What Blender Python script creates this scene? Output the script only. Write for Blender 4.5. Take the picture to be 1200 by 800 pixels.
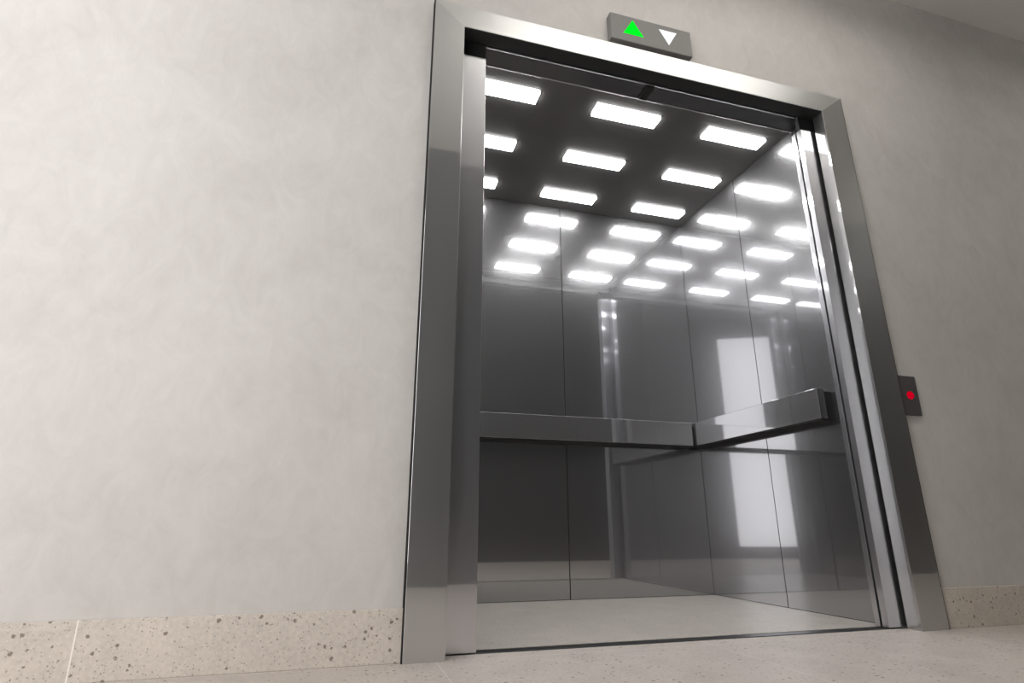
import bpy, bmesh, math
from mathutils import Vector

for o in list(bpy.data.objects):
    bpy.data.objects.remove(o, do_unlink=True)
SC = bpy.context.scene
COL = SC.collection

# ------------------------------------------------------------------ camera
cd = bpy.data.cameras.new('camera')
cam = bpy.data.objects.new('camera', cd)
COL.objects.link(cam)
cam.location = (0.0, -1.725, 0.339)
cam.rotation_euler = (math.radians(90 + 17.64), 0, math.radians(-16.46))
cd.sensor_width = 36
cd.sensor_fit = 'HORIZONTAL'
cd.lens = 20.477
cd.clip_start = 0.02
SC.camera = cam

# ------------------------------------------------------------------ world, exposure, light levels
w = bpy.data.worlds.new('world')
SC.world = w
w.use_nodes = True
w.node_tree.nodes['Background'].inputs[0].default_value = (0.9, 0.95, 1, 1)
w.node_tree.nodes['Background'].inputs[1].default_value = 0.03
SC.view_settings.view_transform = 'Standard'
SC.view_settings.look = 'None'
SC.view_settings.exposure = 0.0
SC.view_settings.gamma = 1.0
SC.view_settings.use_curve_mapping = False
WINDOW_STRENGTH = 3.3
ADDED_HALL_LIGHT = 9.5
CAR_LIGHT = 23.0


# ------------------------------------------------------------------ materials
def new_mat(name):
    m = bpy.data.materials.new(name)
    m.use_nodes = True
    nt = m.node_tree
    for n in list(nt.nodes):
        nt.nodes.remove(n)
    out = nt.nodes.new('ShaderNodeOutputMaterial')
    return m, nt, out


def N(nt, kind, **kw):
    n = nt.nodes.new(kind)
    for k, v in kw.items():
        if hasattr(n, k) and k not in ('inputs',):
            setattr(n, k, v)
    return n


def setin(n, **kw):
    for k, v in kw.items():
        n.inputs[k.replace('_', ' ')].default_value = v


def plain(name, col, rough=0.5, metallic=0.0):
    m, nt, out = new_mat(name)
    p = N(nt, 'ShaderNodeBsdfPrincipled')
    tc = N(nt, 'ShaderNodeTexCoord')
    no = N(nt, 'ShaderNodeTexNoise')
    setin(no, Scale=35.0, Detail=3.0)
    nt.links.new(tc.outputs['Object'], no.inputs['Vector'])
    r = N(nt, 'ShaderNodeMapRange')
    setin(r, To_Min=rough * 0.9, To_Max=min(1, rough * 1.1))
    nt.links.new(no.outputs['Fac'], r.inputs['Value'])
    nt.links.new(r.outputs[0], p.inputs['Roughness'])
    p.inputs['Base Color'].default_value = (*col, 1)
    p.inputs['Metallic'].default_value = metallic
    nt.links.new(p.outputs[0], out.inputs[0])
    return m


def glow(name, col, strength):
    m, nt, out = new_mat(name)
    e = N(nt, 'ShaderNodeEmission')
    e.inputs[0].default_value = (*col, 1)
    e.inputs[1].default_value = strength
    nt.links.new(e.outputs[0], out.inputs[0])
    return m


def steel(name, col, sharp=0.5, rough=0.3, brush='Z', polish=0.03, grain=0.06, broad=0.0, broad_rough=0.6):
    """Polished steel: a mirror-sharp lobe under a softer brushed lobe."""
    m, nt, out = new_mat(name)
    tc = N(nt, 'ShaderNodeTexCoord')
    mp = N(nt, 'ShaderNodeMapping')
    sc = {'Z': (160, 160, 1.5), 'X': (1.5, 160, 160)}[brush]
    mp.inputs['Scale'].default_value = sc
    no = N(nt, 'ShaderNodeTexNoise')
    setin(no, Scale=1.0, Detail=4.0)
    nt.links.new(tc.outputs['Object'], mp.inputs['Vector'])
    nt.links.new(mp.outputs[0], no.inputs['Vector'])
    r = N(nt, 'ShaderNodeMapRange')
    setin(r, To_Min=rough * (1 - grain), To_Max=rough * (1 + grain))
    nt.links.new(no.outputs['Fac'], r.inputs['Value'])
    a = N(nt, 'ShaderNodeBsdfPrincipled')
    b = N(nt, 'ShaderNodeBsdfPrincipled')
    for p in (a, b):
        p.inputs['Base Color'].default_value = (*col, 1)
        p.inputs['Metallic'].default_value = 1.0
    a.inputs['Roughness'].default_value = polish
    nt.links.new(r.outputs[0], b.inputs['Roughness'])
    mx = N(nt, 'ShaderNodeMixShader')
    mx.inputs[0].default_value = sharp
    nt.links.new(b.outputs[0], mx.inputs[1])
    nt.links.new(a.outputs[0], mx.inputs[2])
    last = mx
    if broad:
        c = N(nt, 'ShaderNodeBsdfPrincipled')
        c.inputs['Base Color'].default_value = (*col, 1)
        c.inputs['Metallic'].default_value = 1.0
        c.inputs['Roughness'].default_value = broad_rough
        last = N(nt, 'ShaderNodeMixShader')
        last.inputs[0].default_value = broad
        nt.links.new(mx.outputs[0], last.inputs[1])
        nt.links.new(c.outputs[0], last.inputs[2])
    nt.links.new(last.outputs[0], out.inputs[0])
    return m


def plaster(name, c0, c1):
    m, nt, out = new_mat(name)
    tc = N(nt, 'ShaderNodeTexCoord')
    n1 = N(nt, 'ShaderNodeTexNoise')
    setin(n1, Scale=2.2, Detail=8.0, Roughness=0.62, Distortion=0.9)
    n2 = N(nt, 'ShaderNodeTexNoise')
    setin(n2, Scale=9.0, Detail=6.0, Roughness=0.7, Distortion=1.6)
    mp = N(nt, 'ShaderNodeMapping')
    mp.inputs['Scale'].default_value = (1.3, 1, 0.8)
    nt.links.new(tc.outputs['Object'], n1.inputs['Vector'])
    nt.links.new(tc.outputs['Object'], mp.inputs['Vector'])
    nt.links.new(mp.outputs[0], n2.inputs['Vector'])
    ad = N(nt, 'ShaderNodeMath', operation='MULTIPLY_ADD')
    ad.inputs[1].default_value = 0.45
    nt.links.new(n2.outputs['Fac'], ad.inputs[0])
    sc = N(nt, 'ShaderNodeMath', operation='MULTIPLY')
    sc.inputs[1].default_value = 0.55
    nt.links.new(n1.outputs['Fac'], sc.inputs[0])
    nt.links.new(sc.outputs[0], ad.inputs[2])
    cr = N(nt, 'ShaderNodeValToRGB')
    cr.color_ramp.elements[0].position = 0.32
    cr.color_ramp.elements[1].position = 0.66
    cr.color_ramp.elements[0].color = (*c0, 1)
    cr.color_ramp.elements[1].color = (*c1, 1)
    nt.links.new(ad.outputs[0], cr.inputs[0])
    p = N(nt, 'ShaderNodeBsdfPrincipled')
    p.inputs['Roughness'].default_value = 0.75
    p.inputs['Specular IOR Level'].default_value = 0.25
    nt.links.new(cr.outputs[0], p.inputs['Base Color'])
    bp = N(nt, 'ShaderNodeBump')
    bp.inputs['Strength'].default_value = 0.03
    bp.inputs['Distance'].default_value = 0.02
    nt.links.new(n2.outputs['Fac'], bp.inputs['Height'])
    nt.links.new(bp.outputs[0], p.inputs['Normal'])
    nt.links.new(p.outputs[0], out.inputs[0])
    return m


def limestone(name, base, pit, joint, gloss=0.4, pit_scale=38.0, pit_size=0.16, y_joint=True):
    """Pale shelly limestone with small pits and thin light joints every 0.84 m."""
    m, nt, out = new_mat(name)
    tc = N(nt, 'ShaderNodeTexCoord')
    L = nt.links.new
    n1 = N(nt, 'ShaderNodeTexNoise')
    setin(n1, Scale=7.0, Detail=7.0, Roughness=0.65)
    L(tc.outputs['Object'], n1.inputs['Vector'])
    n2 = N(nt, 'ShaderNodeTexNoise')
    setin(n2, Scale=90.0, Detail=4.0, Roughness=0.6)
    L(tc.outputs['Object'], n2.inputs['Vector'])
    cr = N(nt, 'ShaderNodeValToRGB')
    cr.color_ramp.elements[0].position = 0.3
    cr.color_ramp.elements[1].position = 0.7
    cr.color_ramp.elements[0].color = (*[c * 0.80 for c in base], 1)
    cr.color_ramp.elements[1].color = (*[min(1, c * 1.14) for c in base], 1)
    mixn = N(nt, 'ShaderNodeMath', operation='MULTIPLY_ADD')
    mixn.inputs[1].default_value = 0.5
    hf = N(nt, 'ShaderNodeMath', operation='MULTIPLY')
    hf.inputs[1].default_value = 0.5
    L(n2.outputs['Fac'], hf.inputs[0])
    L(n1.outputs['Fac'], mixn.inputs[0])
    L(hf.outputs[0], mixn.inputs[2])
    L(mixn.outputs[0], cr.inputs[0])
    col = cr.outputs[0]
    for k, (s, size, strength) in enumerate(((pit_scale, pit_size, 0.85), (pit_scale * 2.6, pit_size * 1.25, 0.5))):
        nw = N(nt, 'ShaderNodeTexNoise')
        setin(nw, Scale=s * 1.7, Detail=2.0)
        L(tc.outputs['Object'], nw.inputs['Vector'])
        warp = N(nt, 'ShaderNodeMixRGB', blend_type='ADD')
        warp.inputs[0].default_value = 0.012 * 38 / s
        L(tc.outputs['Object'], warp.inputs[1])
        L(nw.outputs['Color'], warp.inputs[2])
        v = N(nt, 'ShaderNodeTexVoronoi')
        v.inputs['Scale'].default_value = s
        L(warp.outputs[0], v.inputs['Vector'])
        sep = N(nt, 'ShaderNodeSeparateColor')
        L(v.outputs['Color'], sep.inputs[0])
        keep = N(nt, 'ShaderNodeMath', operation='MULTIPLY')   # each cell's own pit size, many with none
        keep.inputs[1].default_value = size * 3.4
        sub = N(nt, 'ShaderNodeMath', operation='SUBTRACT')
        sub.inputs[1].default_value = 0.45
        L(sep.outputs[0], sub.inputs[0])
        L(sub.outputs[0], keep.inputs[0])
        cmpn = N(nt, 'ShaderNodeMath', operation='SUBTRACT')
        L(keep.outputs[0], cmpn.inputs[0])
        L(v.outputs['Distance'], cmpn.inputs[1])
        mr = N(nt, 'ShaderNodeMapRange')
        setin(mr, From_Min=0.0, From_Max=size * 0.35, To_Min=0.0, To_Max=strength)
        L(cmpn.outputs[0], mr.inputs['Value'])
        mc = N(nt, 'ShaderNodeMixRGB')
        mc.inputs[2].default_value = (*pit, 1)
        L(mr.outputs[0], mc.inputs[0])
        L(col, mc.inputs[1])
        col = mc.outputs[0]
    # light shell flecks
    vf = N(nt, 'ShaderNodeTexVoronoi')
    vf.inputs['Scale'].default_value = pit_scale * 1.9
    mpf = N(nt, 'ShaderNodeMapping')
    mpf.inputs['Location'].default_value = (3.1, 1.7, 0.4)
    L(tc.outputs['Object'], mpf.inputs['Vector'])
    L(mpf.outputs[0], vf.inputs['Vector'])
    mrf = N(nt, 'ShaderNodeMapRange')
    setin(mrf, From_Min=0.10, From_Max=0.18, To_Min=0.75, To_Max=0.0)
    L(vf.outputs['Distance'], mrf.inputs['Value'])
    mf = N(nt, 'ShaderNodeMixRGB')
    mf.inputs[2].default_value = (*[min(1, c * 1.3) for c in base], 1)
    L(mrf.outputs[0], mf.inputs[0])
    L(col, mf.inputs[1])
    col = mf.outputs[0]
    # joints
    sx = N(nt, 'ShaderNodeSeparateXYZ')
    L(tc.outputs['Object'], sx.inputs[0])
    for axis, off, half in (('X', 0.294, 0.0016),) + ((('Y', -0.86, 0.0016),) if y_joint else ()):
        a = N(nt, 'ShaderNodeMath', operation='ADD')
        a.inputs[1].default_value = -off + 0.42 + 84.0
        L(sx.outputs[axis], a.inputs[0])
        mo = N(nt, 'ShaderNodeMath', operation='MODULO')
        mo.inputs[1].default_value = 0.84
        L(a.outputs[0], mo.inputs[0])
        sb = N(nt, 'ShaderNodeMath', operation='SUBTRACT')
        sb.inputs[1].default_value = 0.42
        L(mo.outputs[0], sb.inputs[0])
        ab = N(nt, 'ShaderNodeMath', operation='ABSOLUTE')
        L(sb.outputs[0], ab.inputs[0])
        lt = N(nt, 'ShaderNodeMath', operation='LESS_THAN')
        lt.inputs[1].default_value = half
        L(ab.outputs[0], lt.inputs[0])
        mj = N(nt, 'ShaderNodeMixRGB')
        mj.inputs[2].default_value = (*joint, 1)
        L(lt.outputs[0], mj.inputs[0])
        L(col, mj.inputs[1])
        col = mj.outputs[0]
    p = N(nt, 'ShaderNodeBsdfPrincipled')
    p.inputs['Roughness'].default_value = gloss
    p.inputs['Specular IOR Level'].default_value = 0.4
    L(col, p.inputs['Base Color'])
    L(p.outputs[0], out.inputs[0])
    return m


M = {}
M['plaster'] = plaster('plaster', (0.60, 0.575, 0.545), (0.72, 0.695, 0.665))
M['ceiling'] = plaster('ceiling_plaster', (0.76, 0.75, 0.72), (0.82, 0.81, 0.78))
M['dark_wall'] = plain('charcoal_cladding', (0.022, 0.024, 0.026), 0.5)
M['stone'] = limestone('limestone_floor', (0.61, 0.555, 0.51), (0.17, 0.13, 0.095), (0.72, 0.68, 0.62), 0.42, pit_scale=60.0, pit_size=0.17)
M['skirting'] = limestone('limestone_skirting', (0.70, 0.635, 0.56), (0.20, 0.155, 0.11), (0.95, 0.9, 0.82), 0.5,
                          pit_scale=62.0, pit_size=0.19, y_joint=False)
M['car_stone'] = limestone('limestone_car_floor', (0.60, 0.555, 0.51), (0.40, 0.35, 0.31), (0.60, 0.555, 0.51), 0.3)
M['frame'] = steel('frame_steel', (0.68, 0.68, 0.68), sharp=0.55, rough=0.40)
M['lintel'] = steel('lintel_steel', (0.66, 0.66, 0.655), sharp=0.0, rough=0.43, brush='X', grain=0.12)
M['leaf'] = steel('door_steel', (0.72, 0.72, 0.74), sharp=0.5, rough=0.36)
M['car_panel'] = steel('car_wall_steel', (0.52, 0.52, 0.53), sharp=0.70, rough=0.19, broad=0.15, broad_rough=0.55)
M['car_ceiling'] = plain('car_ceiling_anthracite', (0.085, 0.083, 0.08), 0.3)
M['dark_steel'] = steel('dark_steel', (0.18, 0.18, 0.185), sharp=0.4, rough=0.35)
M['rail'] = steel('handrail_steel', (0.54, 0.54, 0.55), sharp=0.8, rough=0.26, brush='X', grain=0.0, broad=0.2)
M['black'] = plain('black_shaft', (0.01, 0.01, 0.01), 0.7)
M['seam'] = plain('seam_shade_black', (0.008, 0.008, 0.008), 0.8)  # panel seams, and the painted shade on frame edges and rails
M['housing'] = plain('housing_grey', (0.21, 0.205, 0.195), 0.5)
M['plate'] = plain('button_plate_grey', (0.085, 0.082, 0.085), 0.4)
M['green'] = glow('green_arrow_light', (0.0, 1.0, 0.02), 1.1)
M['white'] = glow('white_arrow_light', (1, 1, 1), 1.1)
M['red'] = glow('red_button_light', (0.85, 0.0, 0.02), 0.65)
M['car_lamp'] = glow('car_lamp_light', (1, 0.99, 0.985), CAR_LIGHT)
M['added_lamp'] = glow('added_lamp_light', (1, 0.965, 0.92), ADDED_HALL_LIGHT)
M['daylight'] = glow('daylit_frosted_glass', (1, 0.985, 0.99), WINDOW_STRENGTH)


# ------------------------------------------------------------------ mesh helpers
def add_box(bm, x0, x1, y0, y1, z0, z1, bevel=0.0):
    vs = [bm.verts.new((x, y, z)) for x in (x0, x1) for y in (y0, y1) for z in (z0, z1)]
    fs = []
    for f in ((0, 1, 3, 2), (4, 6, 7, 5), (0, 4, 5, 1), (2, 3, 7, 6), (0, 2, 6, 4), (1, 5, 7, 3)):
        fs.append(bm.faces.new([vs[i] for i in f]))
    bmesh.ops.recalc_face_normals(bm, faces=fs)
    if bevel:
        es = {e for f in fs for e in f.edges}
        bmesh.ops.bevel(bm, geom=list(es), offset=bevel, segments=2, profile=0.5, affect='EDGES')


def link(name, bm, mat, parent=None, origin=None):
    if origin is not None:
        bmesh.ops.translate(bm, verts=bm.verts[:], vec=-Vector(origin))
    me = bpy.data.meshes.new(name)
    bm.normal_update()
    bm.to_mesh(me)
    bm.free()
    me.materials.append(M[mat])
    o = bpy.data.objects.new(name, me)
    COL.objects.link(o)
    if origin is not None:
        o.location = origin
    if parent:
        o.parent = parent
    return o


def boxes(name, specs, mat, parent=None, bevel=0.0, base=(0, 0, 0)):
    """specs in world metres; base = world location of the parent."""
    bm = bmesh.new()
    for s in specs:
        add_box(bm, s[0] - base[0], s[1] - base[0], s[2] - base[1], s[3] - base[1], s[4] - base[2], s[5] - base[2], bevel)
    return link(name, bm, mat, parent)


def thing(name, label, cat, loc=(0, 0, 0), group=None):
    o = bpy.data.objects.new(name, None)
    COL.objects.link(o)
    o.empty_display_size = 0.1
    o.location = loc
    return tag(o, label, cat, group)


def tag(o, label, cat, group=None):
    o['label'] = label
    o['category'] = cat
    if group:
        o['group'] = group
    return o


def structure(o, label=None, cat=None):
    o['kind'] = 'structure'
    if label:
        o['label'] = label
    if cat:
        o['category'] = cat
    return o


# ------------------------------------------------------------------ key sizes (metres)
FX0, FX1 = 0.318, 1.957          # clear opening of the landing frame
FO0, FO1 = 0.206, 2.080          # outer edges of the frame
FZ1, FZ2 = 2.123, 2.220          # soffit and top of the lintel
CX0, CX1 = 0.330, 1.955          # car interior
CY0, CY1 = 0.105, 1.148
CZ = 2.153
LEAF0, LEAF1 = 0.418, 1.890      # free edges of the open door leaves
HX0, HX1 = -4.6, 5.5
HY = -1.997
HZ = 2.993

# ------------------------------------------------------------------ setting
structure(boxes('floor', [(HX0, HX1, HY - 0.05, 0.043, -0.05, 0.0)], 'stone'), 'speckled pale limestone floor of the lift lobby', 'floor')
structure(boxes('ceiling', [(HX0, HX1, HY - 0.05, 0.03, HZ, HZ + 0.05)], 'ceiling'), 'plain grey ceiling of the lift lobby', 'ceiling')
structure(boxes('wall_front', [(HX0, FX0 - 0.02, 0, 0.03, 0, HZ), (FX1 + 0.02, HX1, 0, 0.03, 0, HZ),
                               (FX0 - 0.02, FX1 + 0.02, 0, 0.03, FZ1 + 0.02, HZ)], 'plaster'),
          'pale mottled plaster wall around the lift', 'wall')
structure(boxes('wall_back', [(-0.58, HX1, HY - 0.05, HY, 0, HZ)], 'dark_wall'), 'dark wall opposite the lift', 'wall')
structure(boxes('wall_right', [(HX1, HX1 + 0.05, HY, 0.0, 0, HZ)], 'plaster'), 'pale wall at the far right end of the lobby', 'wall')
structure(boxes('baseboard_left', [(HX0, FO0 + 0.004, -0.012, 0.0, 0, 0.131)], 'skirting', bevel=0.0015),
          'speckled limestone skirting left of the lift', 'baseboard')
structure(boxes('baseboard_right', [(FO1 - 0.004, HX1, -0.012, 0.0, 0, 0.131)], 'skirting', bevel=0.0015),
          'speckled limestone skirting right of the lift', 'baseboard')

# angled wall on the left, with a tall frosted window
ang = math.atan2(0.177, -0.37)             # direction of the wall in plan, going left and towards the lift wall
P0 = Vector((-0.578, HY, 0))
dirv = Vector((math.cos(ang), math.sin(ang), 0))
LEN = 4.4


def local_wall(name, specs, mat, bevel=0.0, parent=None):
    bm = bmesh.new()
    for s in specs:
        add_box(bm, *s, bevel)
    o = link(name, bm, mat, parent)
    if parent is None:
        o.location = P0
        o.rotation_euler = (0, 0, ang)
    return o


# local x runs along the wall, local -y faces the room after the turn
W0, W1, WZ0, WZ1 = 0.0, 1.75, 0.124, 2.615
structure(local_wall('wall_left', [(W1, LEN, 0, 0.06, 0, HZ), (0, W1, 0, 0.06, 0, WZ0), (0, W1, 0, 0.06, WZ1, HZ)], 'dark_wall'),
          'dark angled wall holding the tall lobby window', 'wall')
win = structure(local_wall('window_1', [(W0, W1, 0.03, 0.05, WZ0, WZ1)], 'daylight'), 'tall bright frosted lobby window', 'window')

# ------------------------------------------------------------------ landing frame
fr = thing('elevator_door_frame', 'brushed steel frame surrounding the open elevator doorway', 'door frame', (1.138, 0, 0))
B = (1.138, 0, 0)


def profile(name, x0, x1, mat):
    return boxes(name, [(x0, x1, -0.025, 0.031, 0, FZ2)], mat, fr, 0.002, B)


def miter_jamb(name, xo, xi, mat):
    """Jamb whose head is cut on the mitre line to the lintel."""
    bm = bmesh.new()
    pts = [(xo, 0), (xi, 0), (xi, FZ1), (xo, FZ2)]
    lo = [bm.verts.new((x - B[0], -0.025, z)) for x, z in pts]
    hi = [bm.verts.new((x - B[0], 0.031, z)) for x, z in pts]
    bm.faces.new(lo)
    bm.faces.new(hi[::-1])
    for i in range(4):
        j = (i + 1) % 4
        bm.faces.new((lo[i], hi[i], hi[j], lo[j]))
    bmesh.ops.recalc_face_normals(bm, faces=bm.faces[:])
    bmesh.ops.bevel(bm, geom=bm.edges[:], offset=0.001, segments=2, profile=0.5, affect='EDGES')
    return link(name, bm, mat, fr)


miter_jamb('jamb', FO0, FX0, 'frame')
miter_jamb('jamb', FO1, FX1, 'frame')
bm = bmesh.new()
pts = [(FX0, FZ1), (FX1, FZ1), (FO1, FZ2), (FO0, FZ2)]
lo = [bm.verts.new((x - B[0], -0.025, z)) for x, z in pts]
hi = [bm.verts.new((x - B[0], 0.031, z)) for x, z in pts]
bm.faces.new(lo)
bm.faces.new(hi[::-1])
for i in range(4):
    j = (i + 1) % 4
    bm.faces.new((lo[i], hi[i], hi[j], lo[j]))
bmesh.ops.recalc_face_normals(bm, faces=bm.faces[:])
bmesh.ops.bevel(bm, geom=bm.edges[:], offset=0.001, segments=2, profile=0.5, affect='EDGES')
link('lintel', bm, 'lintel', fr)
boxes('edge_shade', [(FO0 - 0.004, FO0 - 0.0002, -0.023, 0.0, 0.0, FZ2), (FO1 + 0.0002, FO1 + 0.004, -0.023, 0.0, 0.0, FZ2)], 'seam', fr, 0, B)  # black strips added to paint the frame's outer sides dark, as shade
boxes('soffit_dark', [(FX0 + 0.001, FX1 - 0.001, -0.0235, 0.036, FZ1 - 0.003, FZ1 - 0.0002)], 'black', fr, 0, B)  # black sheet added in place of the soffit's dark reflection

# ------------------------------------------------------------------ sliding door leaves (open, a sliver of each shows)
LZ = 2.062


def leaf(label, x0, x1, edge):
    b = ((x0 + x1) / 2, 0.055, 0)
    t = thing('sliding_door', label, 'elevator door', b, 'open elevator door leaves')
    boxes('door_panel', [(x0, x1, 0.043, 0.069, 0.004, LZ)], 'leaf', t, 0.0012, b)
    e0, e1 = (edge - 0.028, edge) if edge == x1 else (edge, edge + 0.028)
    boxes('car_door_panel', [(x0, x1, 0.078, 0.100, 0.004, LZ)], 'leaf', t, 0.0012, b)
    boxes('hanger', [(x0, x1, 0.048, 0.066, LZ, FZ1 + 0.012)], 'black', t, 0.0, b)
    return t


leaf('left steel door leaf, slid open beside the plain wall', -0.40, LEAF0, LEAF0)
leaf('right steel door leaf, slid open on the call button side', LEAF1, 2.71, LEAF1)

# sill between the lobby floor and the car
sl = thing('door_sill', 'narrow dark metal sill across the elevator threshold', 'sill', (1.138, 0.055, 0))
bS = (1.138, 0.055, 0)
boxes('channel', [(FX0 - 0.05, FX1 + 0.05, 0.044, 0.104, -0.04, -0.012)], 'black', sl, 0, bS)
boxes('track_bar', [(FX0, FX1, 0.060, 0.104, -0.012, -0.001)], 'dark_steel', sl, 0.001, bS)

# ------------------------------------------------------------------ the car
car = thing('elevator_car', 'steel lined elevator car with mirror polished walls standing open', 'elevator car', ((CX0 + CX1) / 2, 0.63, 0))
bC = tuple(car.location)
T = 0.03
RET = 0.158                       # depth at which the wall panels start behind the front return posts
boxes('floor_slab', [(CX0, CX1, CY0, CY1, -0.04, 0.0)], 'car_stone', car, 0, bC)
boxes('ceiling_panel', [(CX0, CX1, 0.170, CY1, CZ, CZ + 0.03)], 'car_ceiling', car, 0, bC)
boxes('front_header', [(CX0 - T, CX1 + T, 0.072, 0.168, CZ - 0.002, CZ + 0.05)], 'dark_steel', car, 0.001, bC)
mx = 1.146
for y in (0.073, 0.164):
    boxes('header_lip', [(CX0, CX1, y, y + 0.004, CZ - 0.006, CZ - 0.0015)], 'frame', car, 0.0005, bC)
boxes('header_coupler', [(mx - 0.006, mx + 0.03, 0.08, 0.160, CZ - 0.012, CZ - 0.0015)], 'seam', car, 0.001, bC)
my = 0.607
S2 = 0.0023


def pnl(spec):
    return boxes('wall_panel', [spec], 'car_panel', car, 0.0, bC)


pnl((CX0, mx - S2, CY1, CY1 + T, 0.002, CZ - 0.001))
pnl((mx + S2, CX1, CY1, CY1 + T, 0.002, CZ - 0.001))
for xa, xb in ((CX1, CX1 + T), (CX0 - T, CX0)):
    pnl((xa, xb, RET, my - S2, 0.002, CZ - 0.001))
    pnl((xa, xb, my + S2, CY1 - 0.002, 0.002, CZ - 0.001))
    boxes('seam', [((xa + 0.0006) if xa == CX1 else xa, xb if xa == CX1 else xb - 0.0006, my - S2, my + S2, 0.002, CZ - 0.001)], 'seam', car, 0, bC)
    boxes('return_post', [(xa, xb, 0.104, RET - 0.003, 0.002, CZ - 0.001)], 'dark_steel', car, 0.001, bC)
boxes('seam', [(mx - S2, mx + S2, CY1 + 0.0006, CY1 + T, 0.002, CZ - 0.001)], 'seam', car, 0, bC)
boxes('shell', [(CX0 - 0.1, CX1 + 0.1, CY1 + T + 0.002, CY1 + 0.06, -0.04, CZ + 0.1),
                (CX1 + T + 0.002, CX1 + 0.06, 0.103, CY1 + T, -0.04, CZ + 0.1),
                (CX0 - 0.06, CX0 - T - 0.002, 0.103, CY1 + T, -0.04, CZ + 0.1),
                (CX0 - 0.06, CX1 + 0.06, 0.103, CY1 + T, CZ + 0.052, CZ + 0.1)], 'black', car, 0, bC)


# handrails: flat steel boards set off the wall; black boxes add the shade
RZ0, RZ1 = 0.762, 0.888
r1 = thing('handrail', 'flat steel handrail across the back wall of the car', 'handrail', (1.1, CY1, RZ0), 'flat steel handrails in the car')
b1 = (1.1, CY1, RZ0)
boxes('rail_board', [(0.40, 1.868, CY1 - 0.068, CY1 - 0.036, RZ0, RZ1)], 'rail', r1, 0.0015, b1)
boxes('gap_shade', [(0.402, 1.866, CY1 - 0.0365, CY1, RZ0, RZ1 - 0.012)], 'seam', r1, 0, b1)  # black fill stands for the shaded gap behind the board
boxes('underside_shade', [(0.40, 1.868, CY1 - 0.066, CY1, RZ0 - 0.008, RZ0)], 'seam', r1, 0, b1)  # black strip paints the shade on the rail's underside
r2 = thing('handrail', 'flat steel handrail along the right side wall of the car', 'handrail', (CX1, 0.65, RZ0), 'flat steel handrails in the car')
b2 = (CX1, 0.65, RZ0)
boxes('rail_board', [(CX1 - 0.075, CX1 - 0.040, 0.182, CY1 - 0.02, RZ0, RZ1)], 'rail', r2, 0.0015, b2)
boxes('gap_shade', [(CX1 - 0.0405, CX1, 0.184, CY1 - 0.022, RZ0, RZ1 - 0.012)], 'seam', r2, 0, b2)
boxes('underside_shade', [(CX1 - 0.073, CX1, 0.182, CY1 - 0.02, RZ0 - 0.008, RZ0)], 'seam', r2, 0, b2)

# nine ceiling lights
first = None
cols = (('left', 0.553), ('middle', 1.1455), ('right', 1.7235))
rows = (('front', 0.286), ('centre', 0.646), ('back', 1.002))
for rn, ry in rows:
    for cn, cx in cols:
        lab = 'bright oblong car ceiling light, %s one in the %s row' % (cn, rn)
        if first is None:
            t = thing('ceiling_light', lab, 'ceiling light', (cx, ry, CZ), 'oblong lights in the car ceiling')
            boxes('lamp_frame', [(-0.168, 0.168, -0.047, -0.0415, -0.0015, 0.0), (-0.168, 0.168, 0.0415, 0.047, -0.0015, 0.0),
                                 (-0.168, -0.1625, -0.0415, 0.0415, -0.0015, 0.0), (0.1625, 0.168, -0.0415, 0.0415, -0.0015, 0.0)],
                  'dark_steel', t)
            boxes('diffuser', [(-0.159, 0.159, -0.036, 0.036, -0.0115, -0.0002)], 'car_lamp', t)
            first = t
        else:
            t = first.copy()
            COL.objects.link(t)
            t.location = (cx, ry, CZ)
            t['label'] = lab
            for ch in list(first.children):
                c = ch.copy()
                COL.objects.link(c)
                c.parent = t

# ------------------------------------------------------------------ floor indicator above the door
bI = (1.11, 0, 2.30)
fi = thing('floor_indicator', 'small grey box with green up arrow above the elevator lintel', 'direction indicator', bI)
boxes('housing', [(0.921, 1.299, -0.035, 0.0, 2.236, 2.368)], 'housing', fi, 0.0025, bI)


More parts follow.
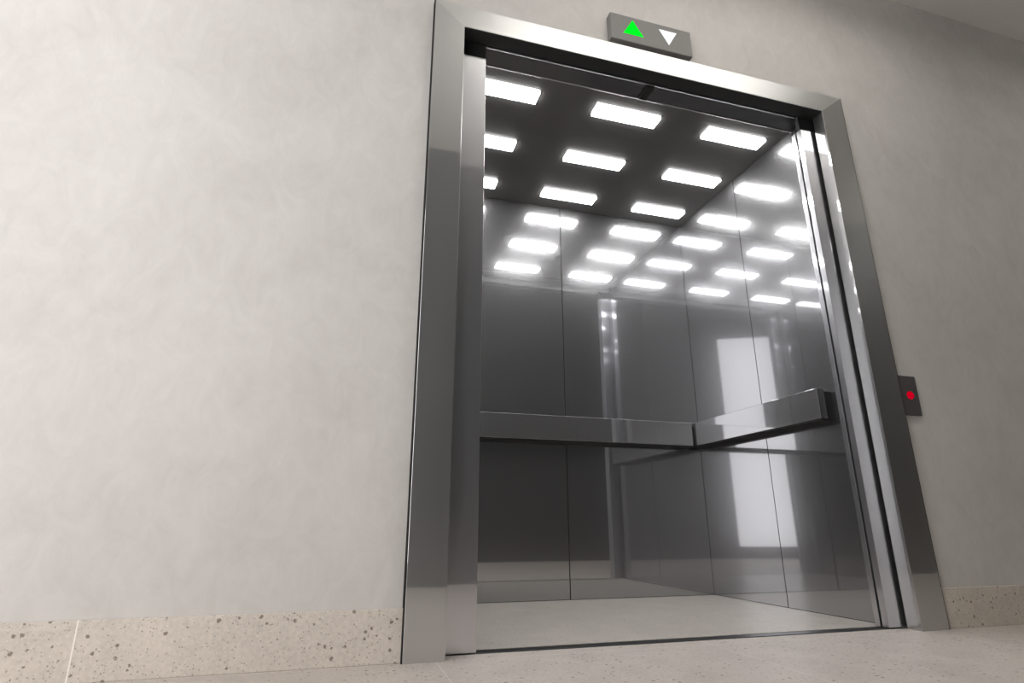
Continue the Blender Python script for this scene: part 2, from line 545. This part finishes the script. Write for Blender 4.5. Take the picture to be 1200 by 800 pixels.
def arrow(name, pts, mat):
    bm = bmesh.new()
    a = [bm.verts.new((x - bI[0], -0.0365, z - bI[2])) for x, z in pts]
    b = [bm.verts.new((x - bI[0], -0.034, z - bI[2])) for x, z in pts]
    bm.faces.new(a)
    bm.faces.new(b[::-1])
    for i in range(3):
        j = (i + 1) % 3
        bm.faces.new((a[i], b[i], b[j], a[j]))
    bmesh.ops.recalc_face_normals(bm, faces=bm.faces[:])
    return link(name, bm, mat, fi)


arrow('up_arrow', ((0.977, 2.275), (1.069, 2.275), (1.023, 2.351)), 'green')
arrow('down_arrow', ((1.146, 2.341), (1.230, 2.341), (1.188, 2.268)), 'white')

# ------------------------------------------------------------------ call button
bK = (2.137, 0, 0.832)
cb = thing('call_button_panel', 'dark metal call panel with lit red button on wall', 'call button', bK)
boxes('face_plate', [(2.092, 2.184, -0.012, 0.0, 0.753, 0.911)], 'plate', cb, 0.002, bK)
bm = bmesh.new()
bmesh.ops.create_cone(bm, cap_ends=True, segments=32, radius1=0.0165, radius2=0.015, depth=0.006)
bmesh.ops.rotate(bm, verts=bm.verts[:], cent=(0, 0, 0), matrix=__import__('mathutils').Matrix.Rotation(math.radians(90), 3, 'X'))
bmesh.ops.translate(bm, verts=bm.verts[:], vec=(0.003, -0.0135, 0))
link('button', bm, 'red', cb)

# ------------------------------------------------------------------ lobby lights added out of view to brighten walls, frame and ceiling
for lab, x, y, hx, hy in (('added lobby light panel in front of the elevator door', 1.5, -0.82, 0.86, 0.105),
                          ('added lobby light panel left of the elevator door', -1.75, -0.85, 0.42, 0.13),
                          ('added lobby fill light panel right of the elevator door', 4.6, -1.0, 0.42, 0.22)):
    t = thing('added_lobby_light', lab, 'ceiling light', (x, y, HZ - 0.16), 'added lobby light panels')
    boxes('lamp_frame', [(-hx, hx, -hy, -hy + 0.015, -0.012, 0.012), (-hx, hx, hy - 0.015, hy, -0.012, 0.012),
                         (-hx, -hx + 0.015, -hy + 0.015, hy - 0.015, -0.012, 0.012), (hx - 0.015, hx, -hy + 0.015, hy - 0.015, -0.012, 0.012)],
          'dark_steel', t)
    boxes('diffuser', [(-hx + 0.016, hx - 0.016, -hy + 0.016, hy - 0.016, -0.008, 0.008)], 'added_lamp', t)
    for sx in (-1, 1):
        boxes('suspension_wire', [(sx * (hx - 0.0075) - 0.002, sx * (hx - 0.0075) + 0.002, -0.002, 0.002, 0.012, 0.16)], 'dark_steel', t)
